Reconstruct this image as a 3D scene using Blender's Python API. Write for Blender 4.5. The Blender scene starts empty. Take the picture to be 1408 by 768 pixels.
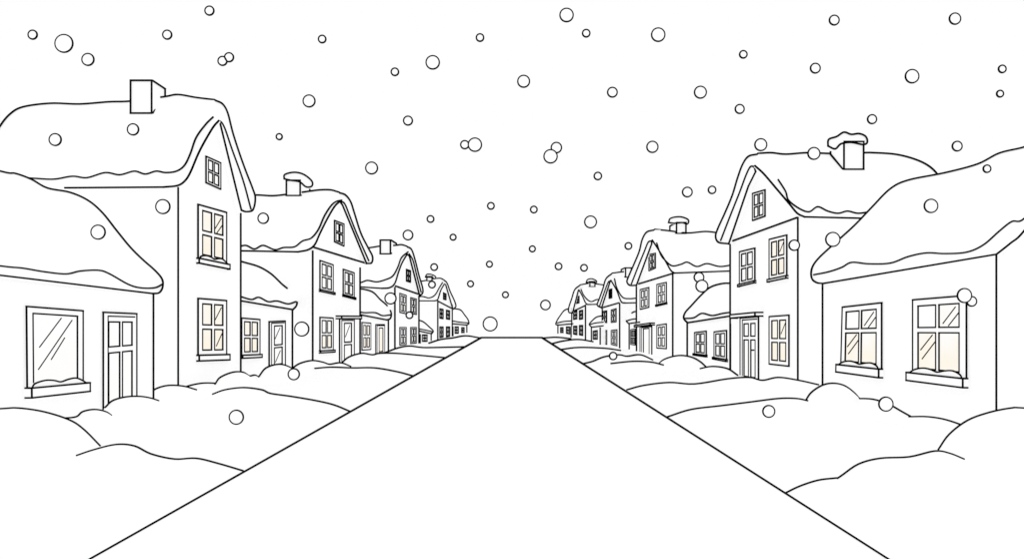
import bpy, math
from mathutils import Vector as V
H=1.9; F=1000.0; VX=706.0; VY=440.0; GW=1.4
BASE=-0.15*H
scene=bpy.context.scene
scene.view_settings.view_transform='Standard'
scene.view_settings.look='None'
scene.view_settings.exposure=0
COL=scene.collection
# ---------- materials ----------
def nodes(m):
    m.use_nodes=True; nt=m.node_tree; nt.nodes.clear(); return nt
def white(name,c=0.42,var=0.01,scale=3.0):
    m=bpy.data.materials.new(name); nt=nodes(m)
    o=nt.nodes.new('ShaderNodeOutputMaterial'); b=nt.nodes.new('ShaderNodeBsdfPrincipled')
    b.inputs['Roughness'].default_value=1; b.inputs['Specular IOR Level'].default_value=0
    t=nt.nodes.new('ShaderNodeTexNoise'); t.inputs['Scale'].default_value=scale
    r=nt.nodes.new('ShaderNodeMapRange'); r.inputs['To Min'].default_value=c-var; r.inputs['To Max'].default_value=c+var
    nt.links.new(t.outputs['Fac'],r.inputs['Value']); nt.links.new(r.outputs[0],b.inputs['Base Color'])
    b.inputs['Emission Color'].default_value=(1,1,1,1); b.inputs['Emission Strength'].default_value=1.03-c  # self-glow added to fill in shade, so all faces stay flat white
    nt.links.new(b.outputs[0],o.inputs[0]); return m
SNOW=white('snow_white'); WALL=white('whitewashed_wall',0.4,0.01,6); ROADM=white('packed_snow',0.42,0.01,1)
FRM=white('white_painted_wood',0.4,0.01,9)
INK=bpy.data.materials.new('black_outline'); nt=nodes(INK)
o=nt.nodes.new('ShaderNodeOutputMaterial'); b=nt.nodes.new('ShaderNodeBsdfDiffuse'); b.inputs[0].default_value=(0.002,0.002,0.002,1)
nt.links.new(b.outputs[0],o.inputs[0])
def glow(name,c0,c1):
    m=bpy.data.materials.new(name); nt=nodes(m)
    o=nt.nodes.new('ShaderNodeOutputMaterial'); e=nt.nodes.new('ShaderNodeEmission')
    tc=nt.nodes.new('ShaderNodeTexCoord'); sp=nt.nodes.new('ShaderNodeSeparateXYZ')
    n=nt.nodes.new('ShaderNodeTexNoise'); n.inputs['Scale'].default_value=1.3
    ad=nt.nodes.new('ShaderNodeMath'); ad.operation='ADD'
    cr=nt.nodes.new('ShaderNodeValToRGB')
    cr.color_ramp.elements[0].position=0.6; cr.color_ramp.elements[0].color=c0
    cr.color_ramp.elements[1].position=1.0; cr.color_ramp.elements[1].color=c1
    mu=nt.nodes.new('ShaderNodeMath'); mu.operation='MULTIPLY'; mu.inputs[1].default_value=0.6
    nt.links.new(tc.outputs['Generated'],sp.inputs[0]); nt.links.new(tc.outputs['Object'],n.inputs['Vector'])
    nt.links.new(sp.outputs['Z'],mu.inputs[0]); nt.links.new(mu.outputs[0],ad.inputs[0]); nt.links.new(n.outputs['Fac'],ad.inputs[1])
    nt.links.new(ad.outputs[0],cr.inputs[0]); nt.links.new(cr.outputs[0],e.inputs[0]); nt.links.new(e.outputs[0],o.inputs[0])
    return m
LIT=glow('warm_lit_glass',(0.99,0.92,0.80,1),(1,0.955,0.87,1))
LIT2=glow('faint_warm_glass',(0.99,0.935,0.83,1),(1,0.99,0.97,1))
PALE=glow('pale_glass',(0.998,0.992,0.975,1),(1,1,1,1))
MATS=[SNOW,INK,WALL,FRM,LIT,PALE,ROADM,LIT2]
MI={'snow':0,'ink':1,'wall':2,'frm':3,'lit':4,'pale':5,'road':6,'faint':7}
# ---------- geometry helpers ----------
def ray(x,y): return V(((x-VX)/F,1.0,(VY-y)/F))
O=V((0,0,H))
def hit(p,pl):
    d=ray(*p); return O+d*(pl[1].dot(pl[0]-O)/pl[1].dot(d))
def PX(X): return (V((X,0,0)),V((1,0,0)))
def PY(Y): return (V((0,Y,0)),V((0,1,0)))
def zat(y,Y): return H+(VY-y)*Y/F
def cr(pts,n=6):
    pts=[V(p) for p in pts]
    if len(pts)<3: return pts
    out=[]
    N=len(pts)
    for i in range(N-1):
        p0=pts[i-1] if i>0 else pts[0]*2-pts[1]
        p1=pts[i];p2=pts[i+1]
        p3=pts[i+2] if i+2<N else pts[-1]*2-pts[-2]
        for k in range(n):
            t=k/n
            out.append(0.5*((2*p1)+(p2-p0)*t+(2*p0-5*p1+4*p2-p3)*t*t+(3*p1-p0-3*p2+p3)*t**3))
    out.append(pts[-1]); return out
class MB:
    def __init__(s): s.v=[];s.f=[];s.m=[];s.sm=[]
    def face(s,pts,mat,smooth=False):
        i=len(s.v); s.v+= [V(p) for p in pts]; s.f.append(list(range(i,i+len(pts)))); s.m.append(MI[mat]); s.sm.append(smooth)
    def prism(s,pts,vec,mat):
        vec=V(vec); q=[p+vec for p in pts]
        s.face(pts,mat); s.face(q[::-1],mat)
        n=len(pts)
        for k in range(n): s.face([pts[k],pts[(k+1)%n],q[(k+1)%n],q[k]],mat)
    def tube(s,pts,w=1.0,rad=None,ext=True,n=6,off=None):
        pts=[V(p) for p in pts]
        q=[pts[0]]
        for p in pts[1:]:
            if (p-q[-1]).length>1e-5: q.append(p)
        pts=q
        if len(pts)<2: return
        R=[rad if rad else GW*w*max(p.y,1.0)/F for p in pts]
        if off: pts=[p+off*(r*.75) for p,r in zip(pts,R)]
        if ext:
            d0=(pts[0]-pts[1]).normalized(); d1=(pts[-1]-pts[-2]).normalized()
            pts[0]=pts[0]+d0*R[0]*0.6; pts[-1]=pts[-1]+d1*R[-1]*0.6
        i0=len(s.v); prev=None
        for i,p in enumerate(pts):
            a=pts[max(i-1,0)]; c=pts[min(i+1,len(pts)-1)]
            t=(c-a).normalized()
            if prev is None:
                u=t.cross(V((0,0,1)))
                if u.length<0.1: u=t.cross(V((0,1,0)))
                u.normalize()
            else:
                u=prev-t*prev.dot(t)
                if u.length<1e-4: u=t.cross(V((0.3,0.5,0.8)))
                u.normalize()
            prev=u; w2=t.cross(u)
            for k in range(n):
                an=2*math.pi*k/n
                s.v.append(p+(u*math.cos(an)+w2*math.sin(an))*R[i])
        for i in range(len(pts)-1):
            for k in range(n):
                k2=(k+1)%n
                s.f.append([i0+i*n+k,i0+i*n+k2,i0+(i+1)*n+k2,i0+(i+1)*n+k]); s.m.append(1); s.sm.append(True)
        s.f.append([i0+k for k in range(n)]); s.m.append(1); s.sm.append(False)
        e=i0+(len(pts)-1)*n
        s.f.append([e+k for k in range(n)][::-1]); s.m.append(1); s.sm.append(False)
    def lines(s,pts,w=1.0,off=None):
        for a,b in zip(pts[:-1],pts[1:]): s.tube([a,b],w,off=off)
    def obj(s,name,parent=None,base=None):
        lo=V([min(v[i] for v in s.v) for i in range(3)]); hi=V([max(v[i] for v in s.v) for i in range(3)])
        c=(lo+hi)/2
        if base: c=V(base)
        me=bpy.data.meshes.new(name); me.from_pydata([tuple(v-c) for v in s.v],[],s.f)
        used=sorted(set(s.m)); 
        for u in used: me.materials.append(MATS[u])
        mp={u:i for i,u in enumerate(used)}
        me.polygons.foreach_set('material_index',[mp[m] for m in s.m])
        me.polygons.foreach_set('use_smooth',s.sm)
        me.update()
        ob=bpy.data.objects.new(name,me); COL.objects.link(ob)
        if parent:
            ob.parent=parent; pw=parent['_w']; ob.location=c-V(pw)
        else: ob.location=c
        ob['_w']=tuple(c)
        return ob
def empty(name,loc):
    e=bpy.data.objects.new(name,None); COL.objects.link(e); e.location=loc; e['_w']=tuple(loc); e.empty_display_size=0.5
    return e
def sheet(mb,segs,pl,vec,extra,w=1.0,mat='snow'):
    poly=[]; n=pl[1].copy()
    p0=hit(segs[0][0][0],pl)
    if n.dot(O-p0)<0: n=-n
    for pts,sm,draw in segs:
        q=cr([V((p[0],p[1])) for p in pts]) if sm else [V((p[0],p[1])) for p in pts]
        q3=[hit((p[0],p[1]),pl) for p in q]
        if draw:
            if sm: mb.tube(q3,w,off=n)
            else: mb.lines(q3,w,off=n)
        for p in q3:
            if not poly or (p-poly[-1]).length>1e-3: poly.append(p)
    if (poly[0]-poly[-1]).length<1e-3: poly.pop()
    mb.prism(poly,vec,mat)
    for pts in extra:
        q=cr([V(p) for p in pts]); mb.tube([hit((p[0],p[1]),pl) for p in q],w*.92,off=n)
# ---------- openings ----------
P22=[(.14,.09,.45,.46),(.55,.09,.86,.46),(.14,.54,.45,.91),(.55,.54,.86,.91)]
P22S=[(.16,.1,.44,.45),(.56,.1,.84,.45),(.16,.55,.44,.9),(.56,.55,.84,.9)]
P22L=[(.11,.09,.46,.38),(.52,.09,.88,.38),(.11,.45,.46,.93),(.52,.45,.88,.93)]
PBIG=[(.1,.08,.89,.97)]
PDOOR=[(.15,.09,.47,.33),(.55,.09,.85,.33),(.15,.39,.47,.97),(.55,.39,.85,.97)]
PDOORG=[(.3,.1,.8,.52),(.3,.58,.8,.95)]
def opening(parent,name,quad,X,side,panes,glass='pale',w=1.0,sill=None,snow=False,refl_strokes=[],kids=True,proud=0.03):
    pl=PX(X); c=[hit(p,pl) for p in quad]; n=V((-side,0,0))
    def P(u,v,o=0): 
        a=c[0].lerp(c[1],u); b=c[3].lerp(c[2],u); return a.lerp(b,v)+n*o
    g=MB(); f=MB()
    for k,(a,b_,c_,d) in enumerate(panes):
        g.face([P(a,b_,.01),P(c_,b_,.01),P(c_,d,.01),P(a,d,.01)],'pale' if (glass=='faint' and k==0) else glass)
    for (u0,v0,u1,v1) in refl_strokes: g.tube([P(u0,v0,.014),P(u1,v1,.014)],w*.6)  # reflections on the glass, drawn in as thin ink strokes
    if not kids: f=g
    us=sorted(set([0,1]+[p[0] for p in panes]+[p[2] for p in panes])); vs=sorted(set([0,1]+[p[1] for p in panes]+[p[3] for p in panes]))
    for i in range(len(us)-1):
        for j in range(len(vs)-1):
            um=(us[i]+us[i+1])/2; vm=(vs[j]+vs[j+1])/2
            if any(p[0]<um<p[2] and p[1]<vm<p[3] for p in panes): continue
            f.face([P(us[i],vs[j],proud),P(us[i+1],vs[j],proud),P(us[i+1],vs[j+1],proud),P(us[i],vs[j+1],proud)],'frm')
    def skirt(r,ww):
        k=[(r[0],r[1]),(r[2],r[1]),(r[2],r[3]),(r[0],r[3])]
        for t in range(4):
            a=k[t]; b2=k[(t+1)%4]
            f.face([P(*a,0.0),P(*b2,0.0),P(*b2,proud),P(*a,proud)],'frm')
            f.tube([P(*a,proud),P(*b2,proud)],ww)
    skirt((0,0,1,1),w)
    for r in panes: skirt(r,w*.9)
    if name=='door' and kids:
        f.tube([P(.13,1,proud),P(.13,.035,proud)],w*.8); f.tube([P(.13,.035,proud),P(.93,.035,proud)],w*.8)
    if kids:
        ob=g.obj(name,parent); f.obj('frame',ob)
    else:
        ob=f.obj(name,parent)
    if sill:
        u0,u1,hh,pr=sill
        s=MB() 
        box(s,[P(u0,1.0,0.002),P(u1,1.0,0.002),P(u1,1+hh,0.002),P(u0,1+hh,0.002)],n*pr,w)
        if snow:
            pts=[(u0+.04,1.0),(.08,.95),(.25,.92),(.4,.93),(.52,.955),(.66,.93),(.8,.92),(.92,.955),(u1-.04,1.0)]
            q=[P(a,b_,pr*.7) for a,b_ in pts]; q=cr(q,4)
            s.prism(q,n*-(pr*.6),'snow'); s.tube(q,w*.9)
        s.obj('sill',ob)
    return ob,P
def box(mb,q,vec,w=1.0,mat='frm'):
    r=[p+vec for p in q]
    mb.prism(q,vec,mat)
    for i in range(4):
        mb.tube([r[i],r[(i+1)%4]],w)
        mb.tube([q[i],r[i]],w)
def canopy(door,P,w,u0=-.2,u1=1.2,v0=-.06,v1=0.0,pr=.3):
    m=MB(); box(m,[P(u0,v0,.002),P(u1,v0,.002),P(u1,v1-.003,.002),P(u0,v1-.003,.002)],(P(0,0,1)-P(0,0,0))*pr,w,'snow')
    m.obj('canopy',door)
def knob(door,P,u,v,r):
    m=MB(); 
    m.tube([P(u,v,.03),P(u,v,.09)],rad=r,n=8); m.obj('handle',door)
# ---------- chimney ----------
def chimney(parent,x0,x1,yt,yb,x2,yb2,pl,side,cap=None,w=1.0):
    xm=(x0+x1)/2; Yf=hit((xm,yb),pl).y
    near=x1 if side<0 else x0
    Y2=Yf*(near-VX)/(x2-VX)
    XA=(x0-VX)*Yf/F; XB=(x1-VX)*Yf/F; Zt=zat(yt,Yf); Zb=zat(yb,Yf)
    m=MB(); xs=XB if side<0 else XA
    lo=Zb-0.3
    m.prism([V((XA,Yf,lo)),V((XB,Yf,lo)),V((XB,Yf,Zt)),V((XA,Yf,Zt))],V((0,Y2-Yf,0)),'wall')
    zb=Zb; zs=zat(yb2,Y2); o=V((-side,0,0))
    m.lines([V((XA,Yf,zb)),V((XB,Yf,zb)),V((XB,Yf,Zt)),V((XA,Yf,Zt)),V((XA,Yf,zb))],w,off=V((0,-1,0)))
    m.lines([V((xs,Yf,Zt)),V((xs,Y2,Zt)),V((xs,Y2,zs))],w,off=o)
    m.tube([V((xs,Yf,zb)),V((xs,Y2,zs))],w,off=o)
    ob=m.obj('chimney',parent)
    if cap:
        c=MB(); q=cr([hit(p,PY(Yf-.04)) for p in cap+[cap[0]]],5)
        c.tube(q,w,off=V((0,-1,0))); c.prism(q[:-1],V((0,(Y2-Yf)*.25+.04,0)),'snow')
        c.obj('snow_cap',ob)
# ---------- houses ----------
def gable(side,cx,fx,K,ytop,peak,ridge,sx,segs,A,band,bandx,string=None,w=1.0,label='',name='house'):
    Xw=(cx-VX)/K*H; Y1=F*H/K; Y2=F*Xw/(fx-VX); Yr=F*Xw/(peak[0]-VX)
    Zt=zat(ytop,Y1); Zp=zat(peak[1]+2,Yr); Xe=(sx-VX)*Y1/F
    root=empty(name,V(((Xw+Xe)/2,(Y1+Y2)/2,BASE)))
    root['label']=label; root['category']='house'; root['group']='houses along the snowy street'
    Ye=Y1-.04*H; Ze=zat(ytop,Ye); Zr=zat(ridge,Yr)
    d=V((0,Yr-Ye,Zr-Ze)); n=V((0,-d.z,d.y)).normalized(); pl=(V((0,Ye,Ze)),n)
    m=MB(); zb=BASE-.1; st=V((-side,0,0))
    m.prism([V((Xw,Y1,zb)),V((Xw,Y1,Zt)),V((Xw,Yr,Zp)),V((Xw,Y2,zat(ytop,Y1)-.02)),V((Xw,Y2,zb))],V((Xe-Xw,0,0)),'wall')
    m.tube([V((Xw,Y1,zb)),V((Xw,Y1,Zt))],w); m.tube([V((Xw,Y2,zb)),V((Xw,Y2,Zt-.05))],w,off=st)
    m.tube([V((Xe,Y1,zb)),V((Xe,Y1,Zt))],w)
    if string: m.tube([hit(string[0],PX(Xw)),hit(string[1],PX(Xw))],w,off=st)
    m.obj('wall',root)
    r=MB()
    sheet(r,segs,pl,V((0,.06*H,0)),A,w)
    Xb=Xw-side*.07*H
    sheet(r,band,PX(Xb),V((side*.2*H,0,0)),bandx,w)
    zt=Zr-.12*H; ze=Zt-.1*H
    r.prism([V((Xw,Yr,zt)),V((Xw,Y2+.1,ze)),V((Xe,Y2+.1,ze)),V((Xe,Yr,zt))],V((0,0,-.08*H)),'snow')
    rf=r.obj('roof',root)
    return root,Xw,pl
def low(side,ex,K,ytop,nx,m_,rw,segs,A,w=1.0,label='',name='cottage',ytn=None):
    Xw=(ex-VX)/K*H; Yf=F*H/K; Yn=F*Xw/(nx-VX); Zt=zat(ytop,Yf)
    pl=(V((Xw-side*.02*H,0,Zt)),V((-side*m_,0,1)).normalized())
    Xm=Xw+side*rw*H; Zm=Zt+m_*rw*H-.05*H; Xe=Xw+side*2*rw*H
    root=empty(name,V(((Xw+Xe)/2,(Yf+Yn)/2,BASE)))
    root['label']=label; root['category']='house'; root['group']='houses along the snowy street'
    b=MB(); zb=BASE-.1; st=V((-side,0,0))
    b.prism([V((Xw,Yf,zb)),V((Xw,Yf,Zt-.02)),V((Xm,Yf,Zm-.1)),V((Xe,Yf,Zt-.02)),V((Xe,Yf,zb))],V((0,Yn-Yf,0)),'wall')
    b.tube([V((Xw,Yf,zb)),V((Xw,Yf,Zt-.02))],w,off=st)
    Zn=Zt-.02
    if ytn:
        Zn=zat(ytn,Yn)
        b.prism([V((Xw,Yf,Zt-.019)),V((Xw,Yn,Zn)),V((Xw,Yn,Zt-.019))],V((side*.1,0,0)),'wall')
    b.tube([V((Xw,Yn,zb)),V((Xw,Yn,Zn))],w,off=st)
    b.obj('wall',root)
    r=MB(); sheet(r,segs,pl,V((side*.08*H,0,0)),A,w)
    r.prism([V((Xm,Yf,Zm-.02)),V((Xe+side*.1,Yf,Zt-.1)),V((Xe+side*.1,Yn,Zt-.1)),V((Xm,Yn,Zm-.02))],V((0,0,-.15)),'snow')
    r.obj('roof',root)
    return root,Xw,pl
BIGL='tall white gabled house with thick snow on its roof and chimney'
# L1
r,X,pl=low(-1,210,110,403,-300,1.0,1.31,
 [([(-300,149),(-100,208),(0,236),(20,239),(42,247),(64,259),(95,265),(120,276),(140,293),(160,318),(178,340),(195,357),(212,372),(222,384),(223,395),(218,403),(209,404)],1,1),([(209,404),(0,379),(-300,344)],0,1)],
 [[(223,391),(212,396),(192,396),(175,391),(150,377),(135,372),(110,373),(90,377),(60,374),(30,369),(0,366),(-100,352)]],
 label='low white cottage with one big window and a snowy roof')
opening(r,'window',[(34,421),(112,427),(112,526),(35,533)],X,-1,PBIG,'pale',1,(-.01,1.05,.12,.12),True,[(.22,.5,.6,.12),(.2,.78,.8,.14),(.42,.66,.66,.38)])
opening(r,'door',[(140,429),(186,431),(186,560),(140,575)],X,-1,PDOOR,'pale',1)
# L2
r,X,pl=gable(-1,245,330,93,258,(300,170),138,-8,
 [([(-22,235),(-14,200),(0,175),(14,158),(32,148),(70,143),(110,144),(150,141),(180,140),(226,134),(245,131),(270,135),(295,138)],1,1),([(295,138),(301,167)],0,0),
  ([(301,167),(292,178),(275,208),(262,238),(254,250),(244,256),(225,258)],1,1),([(225,258),(90,259)],0,1),([(90,259),(-22,259)],0,0)],
 [[(293,162),(283,172),(270,190),(262,212),(254,228),(243,236),(228,238),(215,236),(200,240),(185,236),(165,241),(145,238),(120,245),(100,243),(75,247),(50,246),(35,245)]],
 [([(295,138),(305,143),(312,155),(319,182),(328,210),(337,235),(346,258),(350,272),(347,288),(338,291),(331,289)],1,1),([(331,289),(301,167)],0,1)],
 [[(298,170),(302,167),(308,176),(318,205),(333,247),(344,287)]],label=BIGL)
opening(r,'window',[(282,215),(302,224),(302,260),(282,251)],X,-1,P22,'pale',.9)
opening(r,'window',[(271,281),(310,292),(310,363),(271,355)],X,-1,P22,'lit',1,(-.02,1.07,.09,.08),True,[(.6,.36,.82,.14),(.66,.44,.84,.28)])
opening(r,'window',[(271,410),(310,413),(310,487),(271,488)],X,-1,P22,'lit',1,(-.02,1.07,.1,.08),False,[(.6,.36,.82,.14),(.64,.84,.84,.62)])
chimney(r,180,209,111,156,226,134,pl,-1)
# L3
r,X,pl=low(-1,401,61.5,425,330,1.4,.52,
 [([(325,358),(335,361),(355,367),(372,377),(388,392),(402,403),(407,411),(407,420),(402,426)],1,1),([(402,426),(325,413)],0,1)],
 [[(406,415),(395,418),(380,414),(368,415),(355,409),(345,412),(330,408)]],label='low white cottage with a lit window and snow-heaped roof')
opening(r,'window',[(331,437),(356,439),(356,487),(331,488)],X,-1,P22,'lit',.9,(-.02,1.05,.08,.08))
opening(r,'door',[(369,442),(391,441),(391,502),(369,505)],X,-1,PDOORG,'pale',.9,refl_strokes=[(.38,.38,.68,.15),(.4,.9,.7,.66)])
# L4
r,X,pl=gable(-1,430,494,59,345,(467,281),264,300,
 [([(300,275),(331,271),(352,269),(375,270),(395,268),(424,264),(440,262),(455,262),(466,265)],1,1),([(466,265),(467,278)],0,0),
  ([(467,278),(460,285),(450,302),(440,322),(433,337),(424,344),(410,347)],1,1),([(410,347),(300,345)],0,1)],
 [[(470,276),(462,278),(455,284),(446,298),(438,316),(428,328),(416,332),(405,340),(390,341),(378,344),(362,338),(350,343),(338,338),(325,341)]],
 [([(466,265),(474,268),(481,277),(486,292),(495,320),(505,340),(511,352),(510,361),(503,362)],1,1),([(503,362),(470,282),(467,278)],0,1)],
 [[(467,277),(473,280),(480,297),(490,322),(506,358)]],((431,340),(503,362)),label=BIGL)
opening(r,'window',[(459,303),(472,308),(472,338),(459,332)],X,-1,P22,'pale',.85)
opening(r,'window',[(439,358),(457,364),(457,402),(439,398)],X,-1,P22,'pale',.85,(-.03,1.08,.06,.08))
opening(r,'window',[(471,370),(486,375),(486,409),(471,405)],X,-1,P22,'pale',.85,(-.03,1.08,.06,.08))
opening(r,'window',[(439,436),(457,437),(457,481),(439,482)],X,-1,P22,'faint',.85,(-.03,1.08,.06,.08))
d,P=opening(r,'door',[(466,438),(486,438),(486,498),(466,501)],X,-1,PDOORG,'pale',.9,refl_strokes=[(.4,.4,.7,.15)]); canopy(d,P,.9)
chimney(r,394,413,248,269,425,265,pl,-1,[(391,246),(392,240),(405,237),(418,240),(429,249),(429,256),(421,257),(412,250),(400,248)],.9)
# L5
r,X,pl=low(-1,533,36.8,440,494,1.5,.5,
 [([(490,397),(500,398),(512,402),(522,412),(532,421),(537,430),(536,438),(531,440)],1,1),([(531,440),(490,432)],0,1)],
 [[(536,433),(525,434),(515,430),(500,430),(490,428)]],w=.9,label='low white cottage with snow on its roof')
opening(r,'window',[(497,443),(509,444),(509,480),(497,481)],X,-1,P22S,'lit',.7)
opening(r,'door',[(516,446),(528,446),(528,484),(516,486)],X,-1,[(.35,.12,.8,.95)],'lit',.7)
# L6
r,X,pl=gable(-1,543,575,34.5,395,(560,352),338,480,
 [([(480,345),(510,341),(523,339),(543,338),(552,337),(559,339)],1,1),([(559,339),(560,350)],0,0),
  ([(560,350),(553,362),(548,375),(543,390),(536,396),(525,397)],1,1),([(525,397),(480,394)],0,1)],
 [[(561,347),(552,355),(547,368),(540,380),(530,385),(518,388),(505,386),(495,389),(480,387)]],
 [([(559,339),(565,343),(570,358),(575,378),(580,395),(580,403),(576,406)],1,1),([(576,406),(562,352),(560,350)],0,1)],
 [[(562,349),(567,358),(572,378),(578,401)]],((543,393),(577,405)),w=.9,label=BIGL)
for q in ([(558,370),(564,372),(564,388),(558,386)],[(549,403),(558,406),(558,431),(549,429)],[(564,409),(572,411),(572,432),(564,430)],[(549,450),(558,450),(558,473),(549,474)],[(564,450),(572,450),(572,471),(564,472)]):
    opening(r,'window',q,X,-1,P22S,'pale',.7)
chimney(r,523,537,330,349,544,340,pl,-1,None,.9)
# L7
r,X,pl=low(-1,592,24.5,457,577,1.4,.3,[([(575,440),(582,443),(590,450),(595,455),(593,459)],1,1),([(593,459),(575,455)],0,1)],[[(594,456),(585,454),(575,452)]],w=.75,label='low white cottage with snow on its roof')
opening(r,'window',[(580,460),(587,460),(587,469),(580,469)],X,-1,P22S,'pale',.6,kids=False)
# L8
r,X,pl=gable(-1,602,621,23.5,413,(611,391),384,565,
 [([(565,388),(580,387),(595,384),(605,383),(610,385)],1,1),([(610,385),(611,391)],0,0),([(611,391),(606,400),(602,412),(598,414)],1,1),([(598,414),(565,414)],0,1)],
 [[(609,388),(604,396),(598,406),(590,410),(580,408),(565,410)]],
 [([(610,385),(614,389),(618,400),(624,413),(626,421),(622,425)],1,1),([(622,425),(612,391)],0,1)],[],((602,414),(621,424)),w=.75,label=BIGL)
for q in ([(609,402),(613,404),(613,412),(609,411)],[(604,424),(609,425),(609,438),(604,437)],[(613,426),(618,427),(618,439),(613,438)],[(604,449),(609,449),(609,463),(604,464)],[(613,449),(618,449),(618,462),(613,463)]):
    opening(r,'window',q,X,-1,P22S,'pale',.6,kids=False)
chimney(r,587,594,380,386,598,384,pl,-1,[(585,381),(587,377),(593,377),(599,380),(598,383),(593,381)],.7)
# L9
r,X,pl=low(-1,641,14.8,447,622,1.4,.7,[([(620,424),(632,426),(638,433),(643,440),(644,445),(641,447)],1,1),([(641,447),(620,445)],0,1)],[[(643,444),(632,443),(620,441)]],w=.75,label='low white cottage with snow on its roof')
for q in ([(625,449),(630,449),(630,458),(625,458)],[(634,450),(638,450),(638,457),(634,457)]): opening(r,'window',q,X,-1,P22S,'pale',.55,kids=False)
# R1
r,X,pl=low(1,1132,92,390,1371,1.43,.95,
 [([(1500,170),(1440,192),(1408,203),(1375,211),(1345,226),(1300,238),(1250,248),(1225,260),(1200,285),(1175,311),(1145,338),(1125,357),(1117,370),(1117,383),(1124,389),(1133,390)],1,1),([(1133,390),(1371,350)],0,1),([(1371,350),(1390,335),(1408,319),(1450,262),(1500,190)],1,1)],
 [[(1120,378),(1140,374),(1158,368),(1172,361),(1195,363),(1225,362),(1250,353),(1275,348),(1300,349),(1330,347),(1353,337),(1375,318),(1392,305),(1410,300),(1450,250)]],
 label='low white cottage with two lit windows and snowy roof',ytn=351)
REFL_STROKES=[(.58,.33,.8,.13),(.68,.36,.86,.2),(.15,.68,.38,.48),(.18,.8,.43,.57)]
opening(r,'window',[(1160,422),(1214,416),(1214,507),(1158,501)],X,1,P22L,'faint',1,(-.06,1.0,.13,.1),True,REFL_STROKES)
opening(r,'window',[(1257,412),(1331,406),(1331,520),(1257,512)],X,1,P22L,'faint',1,(-.07,1.0,.11,.1),True,REFL_STROKES)
# R2
r,X,pl=gable(1,1097,1005,82,299,(1040,234),213,1310,
 [([(1300,262),(1289,241),(1275,228),(1255,219),(1230,213),(1200,211),(1187,211),(1142,212),(1110,211),(1080,213),(1060,211),(1042,212)],1,1),([(1042,212),(1038,229)],0,0),
  ([(1038,229),(1050,240),(1068,261),(1085,281),(1096,294),(1106,299)],1,1),([(1106,299),(1190,301)],0,1),([(1190,301),(1310,301)],0,0)],
 [[(1070,248),(1080,264),(1084,276),(1098,287),(1112,292),(1124,285),(1138,291),(1152,294),(1165,291),(1180,294),(1200,291)]],
 [([(1042,212),(1030,215),(1022,226),(1015,245),(1008,268),(998,292),(988,314),(985,325),(989,333),(1003,335)],1,1),([(1003,335),(1015,300),(1030,256),(1040,236),(1038,229)],0,1)],
 [[(1039,230),(1033,229),(1027,240),(1018,264),(1006,294),(992,330)]],((1003,333),(1097,299)),label=BIGL)
opening(r,'window',[(1036,266),(1053,261),(1053,297),(1036,303)],X,1,P22,'pale',.9)
opening(r,'window',[(1018,346),(1039,341),(1039,386),(1018,391)],X,1,P22,'pale',.9,(-.04,1.04,.06,.08))
opening(r,'window',[(1059,329),(1083,323),(1083,379),(1059,384)],X,1,P22,'lit',.9,(-.04,1.04,.06,.08),False,[(.6,.36,.82,.14)])
opening(r,'window',[(1059,435),(1086,433),(1086,503),(1059,500)],X,1,P22,'lit',.9,None,False,[(.6,.36,.82,.14)])
d,P=opening(r,'door',[(1019,437),(1044,435),(1044,524),(1019,520)],X,1,[(.22,.1,.48,.3),(.6,.1,.84,.3),(.22,.36,.48,.95),(.6,.36,.84,.95)],'pale',.9); canopy(d,P,.95); knob(d,P,.75,.52,.03)
chimney(r,1160,1187,195,233,1143,212,pl,1,[(1138,201),(1139,192),(1150,188),(1160,182),(1170,185),(1181,184),(1190,188),(1192,196),(1186,199),(1170,196),(1156,198),(1148,205)],1)
# R3
r,X,pl=low(1,946,50.2,444,1006,1.4,.58,
 [([(1010,390),(995,390),(978,395),(965,406),(952,420),(943,430),(941,438),(946,444)],1,1),([(946,444),(1010,434)],0,1)],
 [[(943,438),(955,437),(966,431),(980,434),(995,431),(1010,429)]],label='low white cottage with two small windows and snowy roof')
opening(r,'window',[(956,457),(972,455),(972,488),(956,486)],X,1,P22,'pale',.85,(-.05,1.05,.06,.08))
opening(r,'window',[(983,456),(1000,454),(1000,494),(983,491)],X,1,P22,'pale',.85,(-.05,1.05,.06,.08))
# R4
r,X,pl=gable(1,925,876,47,376,(898,335),317,1010,
 [([(1010,321),(990,321),(970,319),(945,321),(920,318),(900,316)],1,1),([(900,316),(897,331)],0,0),([(897,331),(904,342),(914,358),(922,372),(927,376)],1,1),([(927,376),(1010,373)],0,1)],
 [[(903,335),(908,350),(914,358),(924,366),(936,364),(945,361),(958,367),(972,363),(990,367),(1010,364)]],
 [([(900,316),(890,319),(884,329),(880,345),(873,362),(866,378),(863,387),(867,392),(876,392)],1,1),([(876,392),(897,335),(897,331)],0,1)],
 [[(897,331),(892,333),(887,345),(880,362),(869,390)]],((876,391),(925,376)),w=.9,label=BIGL)
opening(r,'window',[(893,350),(902,348),(902,368),(893,372)],X,1,P22S,'pale',.75)
opening(r,'window',[(881,398),(893,395),(893,422),(881,425)],X,1,P22S,'pale',.75)
opening(r,'window',[(904,391),(917,388),(917,416),(904,419)],X,1,P22S,'pale',.75,(-.05,1.05,.06,.08))
opening(r,'window',[(904,447),(917,445),(917,479),(904,478)],X,1,P22S,'pale',.75)
d,P=opening(r,'door',[(881,449),(897,447),(897,492),(881,490)],X,1,[(.3,.08,.8,.95)],'pale',.8); canopy(d,P,.8)
chimney(r,930,943,306,321,922,318,pl,1,[(919,306),(922,300),(935,298),(946,302),(945,308),(938,306),(928,307)],.85)
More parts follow.
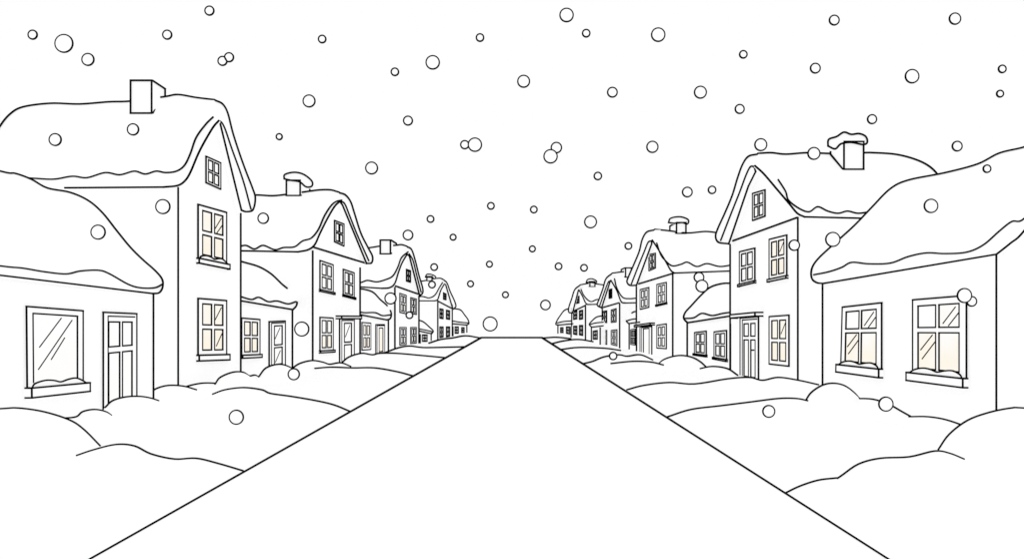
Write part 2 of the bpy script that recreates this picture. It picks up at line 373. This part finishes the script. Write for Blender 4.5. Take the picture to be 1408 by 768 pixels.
# R5
r,X,pl=low(1,866,34.8,445,876,1.4,.3,[([(880,428),(872,429),(866,434),(862,441),(865,445)],1,1),([(865,445),(880,443)],0,1)],[[(863,441),(870,439),(880,438)]],w=.8,label='low white cottage with snow on its roof')
opening(r,'window',[(868,453),(874,452),(874,474),(868,473)],X,1,P22S,'pale',.65,kids=False)
# R6
r,X,pl=gable(1,852,829,33.5,417,(841,389),376,900,
 [([(900,377),(872,377),(860,374),(842,376)],1,1),([(842,376),(840,386)],0,0),([(840,386),(848,400),(854,415),(860,417)],1,1),([(860,417),(900,416)],0,1)],
 [[(845,384),(848,396),(856,409),(866,411),(880,410),(900,411)]],
 [([(842,376),(834,383),(830,396),(825,410),(822,419),(828,423)],1,1),([(828,423),(840,386)],0,1)],[[(840,386),(836,390),(825,421)]],((828,423),(852,416)),w=.8,label=BIGL)
for q in ([(838,398),(842,397),(842,409),(838,410)],[(829,428),(835,427),(835,443),(829,444)],[(841,426),(848,424),(848,442),(841,443)],[(828,455),(835,454),(835,473),(828,472)],[(841,454),(849,453),(849,475),(841,473)]):
    opening(r,'window',q,X,1,P22S,'pale',.65,kids=False)
chimney(r,860,868,368,381,855,374,pl,1,None,.75)
# R7
r,X,pl=low(1,814,26.3,449,826,1.4,.35,[([(830,434),(821,436),(815,441),(811,446),(814,450)],1,1),([(814,450),(830,448)],0,1)],[[(812,446),(820,444),(830,443)]],w=.75,label='low white cottage with snow on its roof')
opening(r,'window',[(816,455),(822,454),(822,466),(816,466)],X,1,P22S,'pale',.6,kids=False)
# R8
r,X,pl=gable(1,805,787,25,419,(796,401),392,850,
 [([(850,393),(829,392),(812,390),(798,392)],1,1),([(798,392),(796,399)],0,0),([(796,399),(801,408),(806,418),(812,419)],1,1),([(812,419),(850,418)],0,1)],
 [[(798,396),(803,407),(812,415),(822,412),(835,415)]],
 [([(798,392),(791,398),(787,410),(783,422),(783,429),(788,430)],1,1),([(788,430),(796,399)],0,1)],[],((788,428),(805,420)),w=.75,label=BIGL)
for q in ([(793,408),(797,407),(797,416),(793,417)],[(789,428),(794,427),(794,438),(789,439)],[(797,427),(802,426),(802,438),(797,439)],[(789,448),(794,448),(794,460),(789,459)],[(797,447),(802,447),(802,461),(797,460)]):
    opening(r,'window',q,X,1,P22S,'pale',.6,kids=False)
chimney(r,811,818,387,394,807,391,pl,1,[(806,388),(808,384),(814,383),(820,386),(819,389),(812,388)],.7)
# R9
r,X,pl=low(1,768,15.9,447,786,1.4,.7,[([(790,424),(778,426),(771,434),(766,442),(765,446),(768,447)],1,1),([(768,447),(790,445)],0,1)],[[(767,444),(776,442),(790,441)]],w=.75,label='low white cottage with snow on its roof')
for q in ([(771,450),(775,450),(775,457),(771,457)],[(779,449),(784,449),(784,459),(779,458)]): opening(r,'window',q,X,1,P22S,'pale',.55,kids=False)
# ---------- ground, road ----------
g=MB(); S=3000
g.face([V((-S,-60,BASE)),V((S,-60,BASE)),V((S,S,BASE)),V((-S,S,BASE))],'snow')
go=g.obj('ground'); go['kind']='structure'; go['label']='wide flat ground under fresh white snow'
rd=MB(); xl=-1.772*H; xr=1.568*H; ye=40*H; y0=-10
rd.prism([V((xl,y0,0)),V((xr,y0,0)),V((xr,ye,0)),V((xl,ye,0))],V((0,0,BASE-.02)),'road')
def edge(x):
    ys=[1.5+ (ye-1.5)*(i/60)**2 for i in range(61)]
    rd.tube([V((x,y,0)) for y in ys],1.05,ext=False,off=V((0,0,1)))
edge(xl); edge(xr); rd.tube([V((xl,ye,0)),V((xr,ye,0))],1.1,off=V((0,0,1)))
ro=rd.obj('road'); ro['kind']='structure'; ro['label']='straight empty road covered in packed white snow'
# ---------- snow banks ----------
def bank(pts,Ya,Yb,w=1.0):
    q=cr([V(p) for p in pts],5); x0=pts[0][0]; x1=pts[-1][0]
    cs=[]
    for p in q:
        t=(p[0]-x0)/(x1-x0); iy=(1/Ya)*(1-t)+(1/Yb)*t; Y=H/iy
        cs.append(O+ray(p[0],p[1])*Y)
    d=cs[-1]-cs[0]; n=V((d.y,-d.x,0)).normalized()
    st=V((-1 if cs[0].x>0 else 1,0,0))
    if abs(n.y)>.35:
        if n.y>0: n=-n
    elif n.dot(st)<0: n=-n
    m=MB(); rows=[]; zb=BASE-.05
    for i,c in enumerate(cs):
        h=max(c.z-zb,.03)
        rows.append([V((c.x,c.y,zb))-n*(.35*h+.05),c-n*.02-V((0,0,.01)),c,c+n*(.22*h)-V((0,0,.12*h)),c+n*(.55*h+.04)-V((0,0,.5*h)),V((c.x,c.y,zb))+n*(.9*h+.1)])
    for a,b in zip(rows[:-1],rows[1:]):
        for k in range(5): m.face([a[k],b[k],b[k+1],a[k+1]],'snow')
    m.face(rows[0],'snow'); m.face(rows[-1][::-1],'snow')
    m.tube(cs,w,off=V((0,-.5,.8)))
    c=cs[len(cs)//2]
    ob=m.obj('snow_bank',None,(c.x,c.y,BASE)); ob['label']='rounded heap of fresh white snow beside the road'; ob['category']='snow bank'; ob['group']='snow banks along the road'
B=[([(-80,566),(0,562),(25,561),(60,566),(95,577),(115,590),(138,613)],5.6,5.9),
([(106,626),(130,618),(160,611),(185,613),(208,624),(240,631),(270,630),(300,637),(334,647)],5.2,4.83),
([(88,575),(105,573),(114,566),(130,563),(145,566),(153,571)],7.0,7.6),
([(145,560),(155,551),(172,546),(190,545),(205,547),(218,551)],7.75,8.9),
([(205,541),(216,534),(232,530),(252,531),(270,536)],9.6,10.2),
([(250,534),(262,530),(278,527),(294,527),(310,529)],10.57,12.1),
([(296,528),(303,519),(320,512),(334,512),(343,517),(351,516),(360,522)],11.46,13.6),
([(356,518),(366,506),(384,501),(400,506),(411,516)],13.1,14.8),
([(293,542),(310,536),(335,533),(360,536),(372,541),(400,545),(435,551),(460,557),(482,566)],9.6,7.94),
([(398,511),(410,501),(428,496),(443,498),(453,501),(468,499),(482,504)],14.7,16.5),
([(430,507),(455,505),(485,506),(515,506),(545,511),(568,517)],15.2,13.07),
([(470,499),(480,491),(497,486),(512,488),(522,486),(545,486),(580,489),(612,492)],18,19.3),
([(530,485),(546,479),(562,476),(580,478),(600,478),(641,477)],23,27.2),
([(590,472),(606,467),(622,465),(640,462),(660,465)],34,39.5),
([(1290,618),(1305,597),(1330,578),(1360,567),(1390,561),(1408,561),(1500,566)],5.7,5.6),
([(1081,677),(1100,668),(1125,660),(1150,657)],4.22,4.4),
([(1134,668),(1155,655),(1180,638),(1210,630),(1250,628),(1285,620),(1305,623),(1325,631)],4.5,5.2),
([(918,573),(950,563),(990,558),(1030,553),(1070,548),(1095,548),(1110,551)],7.52,8.9),
([(1107,552),(1115,540),(1130,530),(1145,527),(1160,530),(1173,539),(1184,551)],9,9.2),
([(1176,548),(1200,549),(1222,556),(1240,566),(1258,576)],9.2,8.0),
([(1250,573),(1275,573),(1300,577),(1330,587)],8.0,7.0),
([(862,536),(885,530),(920,526),(955,528),(1000,521),(1030,519),(1048,523),(1070,519),(1098,523),(1125,529)],10.4,10.9),
([(803,500),(815,497),(830,491),(850,488),(862,490),(880,488),(897,495)],16.7,18.2),
([(903,503),(914,494),(933,489),(950,491),(962,497),(970,504)],17,16.3),
([(840,500),(870,497),(895,498),(912,502)],15.8,15.8),
([(963,507),(980,504),(1000,507),(1014,516)],15.5,14),
([(770,481),(795,478),(830,479),(853,482)],24.4,25),
([(758,473),(775,469),(795,467),(815,470)],30.3,33),
([(747,465),(765,464),(785,466)],39,39)]
for p,a,b in B: bank(p,a,b,.9)
# ---------- snowflakes ----------
FL=[(288,15,6),(45,48,6),(88,60,12),(121,82,8),(230,48,6),(306,84,6),(315,79,6),(443,54,5),(425,139,8),(384,188,4),(543,99,5),(595,86,9),(561,166,6),(511,231,8),(660,52,5),(720,112,8),(779,21,9),(806,46,5),(905,48,9),(842,127,6.5),(963,127,8),(639,199,5.5),(653,199,9),(765,203,7),(757,215,9),(822,242,5),(897,202,7.5),(1022,75,5),(1017,150,6),(1046,199,8),(1119,211,8),(945,264,6.5),(979,261,5),(1121,94,6.5),(1147,28,6.5),(1199,164,6),(1254,105,9),(1313,26,7.5),(1378,95,5),(1375,129,4.5),(1316,201,6.5),(1357,232,5),(1280,283,9),(1145,329,9.5),(1092,337,7),(864,338,4.5),(812,305,8),(734,288,4.5),(675,283,4.5),(592,301,4.5),(623,326,4),(561,323,6.5),(597,367,4.5),(594,391,4.5),(673,363,4),(732,342,4),(647,390,4),(695,405,4),(768,366,4.5),(803,368,4.5),(750,419,6.5),(674,445,9.5),(537,410,7.5),(563,433,4.5),(415,452,9.5),(404,514,7.5),(325,573,9.5),(224,284,9.5),(362,300,7),(135,319,9.5),(76,192,8),(183,178,7.5),(961,381,6.5),(965,393,8),(843,489,5),(1057,565,8),(1218,555,9.5),(1326,406,9.5),(1336,414,6.5)]
for (x,y,rp) in FL:
    R=.05; dep=F*R/rp; c=O+ray(x,y)*dep; nn=V((0,1,0))
    u=V((1,0,0)); v=V((0,0,1))
    m=MB(); N=28; rw=GW*.88*dep/F
    ring=[c+(u*math.cos(2*math.pi*i/N)+v*math.sin(2*math.pi*i/N))*R for i in range(N+1)]
    m.tube(ring,rad=rw,ext=False)
    rr=R*.985; A_=14; Bn=24; fl=.22
    i0=len(m.v)
    for j in range(1,A_):
        th=math.pi*j/A_
        for i in range(Bn):
            ph=2*math.pi*i/Bn
            m.v.append(c+nn*(-math.cos(th)*rr*fl)+(u*math.cos(ph)+v*math.sin(ph))*(math.sin(th)*rr))
    m.v.append(c-nn*rr*fl); m.v.append(c+nn*rr*fl); pa=len(m.v)-2; pb=pa+1
    for j in range(A_-2):
        for i in range(Bn):
            k=(i+1)%Bn
            m.f.append([i0+j*Bn+i,i0+j*Bn+k,i0+(j+1)*Bn+k,i0+(j+1)*Bn+i]); m.m.append(0); m.sm.append(True)
    for i in range(Bn):
        k=(i+1)%Bn
        m.f.append([pa,i0+k,i0+i]); m.m.append(0); m.sm.append(True)
        m.f.append([pb,i0+(A_-2)*Bn+i,i0+(A_-2)*Bn+k]); m.m.append(0); m.sm.append(True)
    ob=m.obj('snowflake'); ob['label']='round white snowflake with black outline falling through the air'; ob['category']='snowflake'; ob['group']='falling snowflakes'
for ob in bpy.data.objects:
    if '_w' in ob: del ob['_w']
# ---------- light ----------
w=bpy.data.worlds.new("World"); scene.world=w; w.use_nodes=True
bg=w.node_tree.nodes['Background']; bg.inputs[0].default_value=(1,1,1,1); bg.inputs[1].default_value=1.0
# ---------- camera ----------
cam=bpy.data.cameras.new('camera'); co=bpy.data.objects.new('camera',cam); COL.objects.link(co)
co.location=(0,0,H); co.rotation_euler=(math.radians(90),0,0)
cam.sensor_fit='HORIZONTAL'; cam.sensor_width=36; cam.lens=36*F/1408
cam.shift_x=-2/1408; cam.shift_y=56/1408; cam.clip_start=.1; cam.clip_end=6000
scene.camera=co
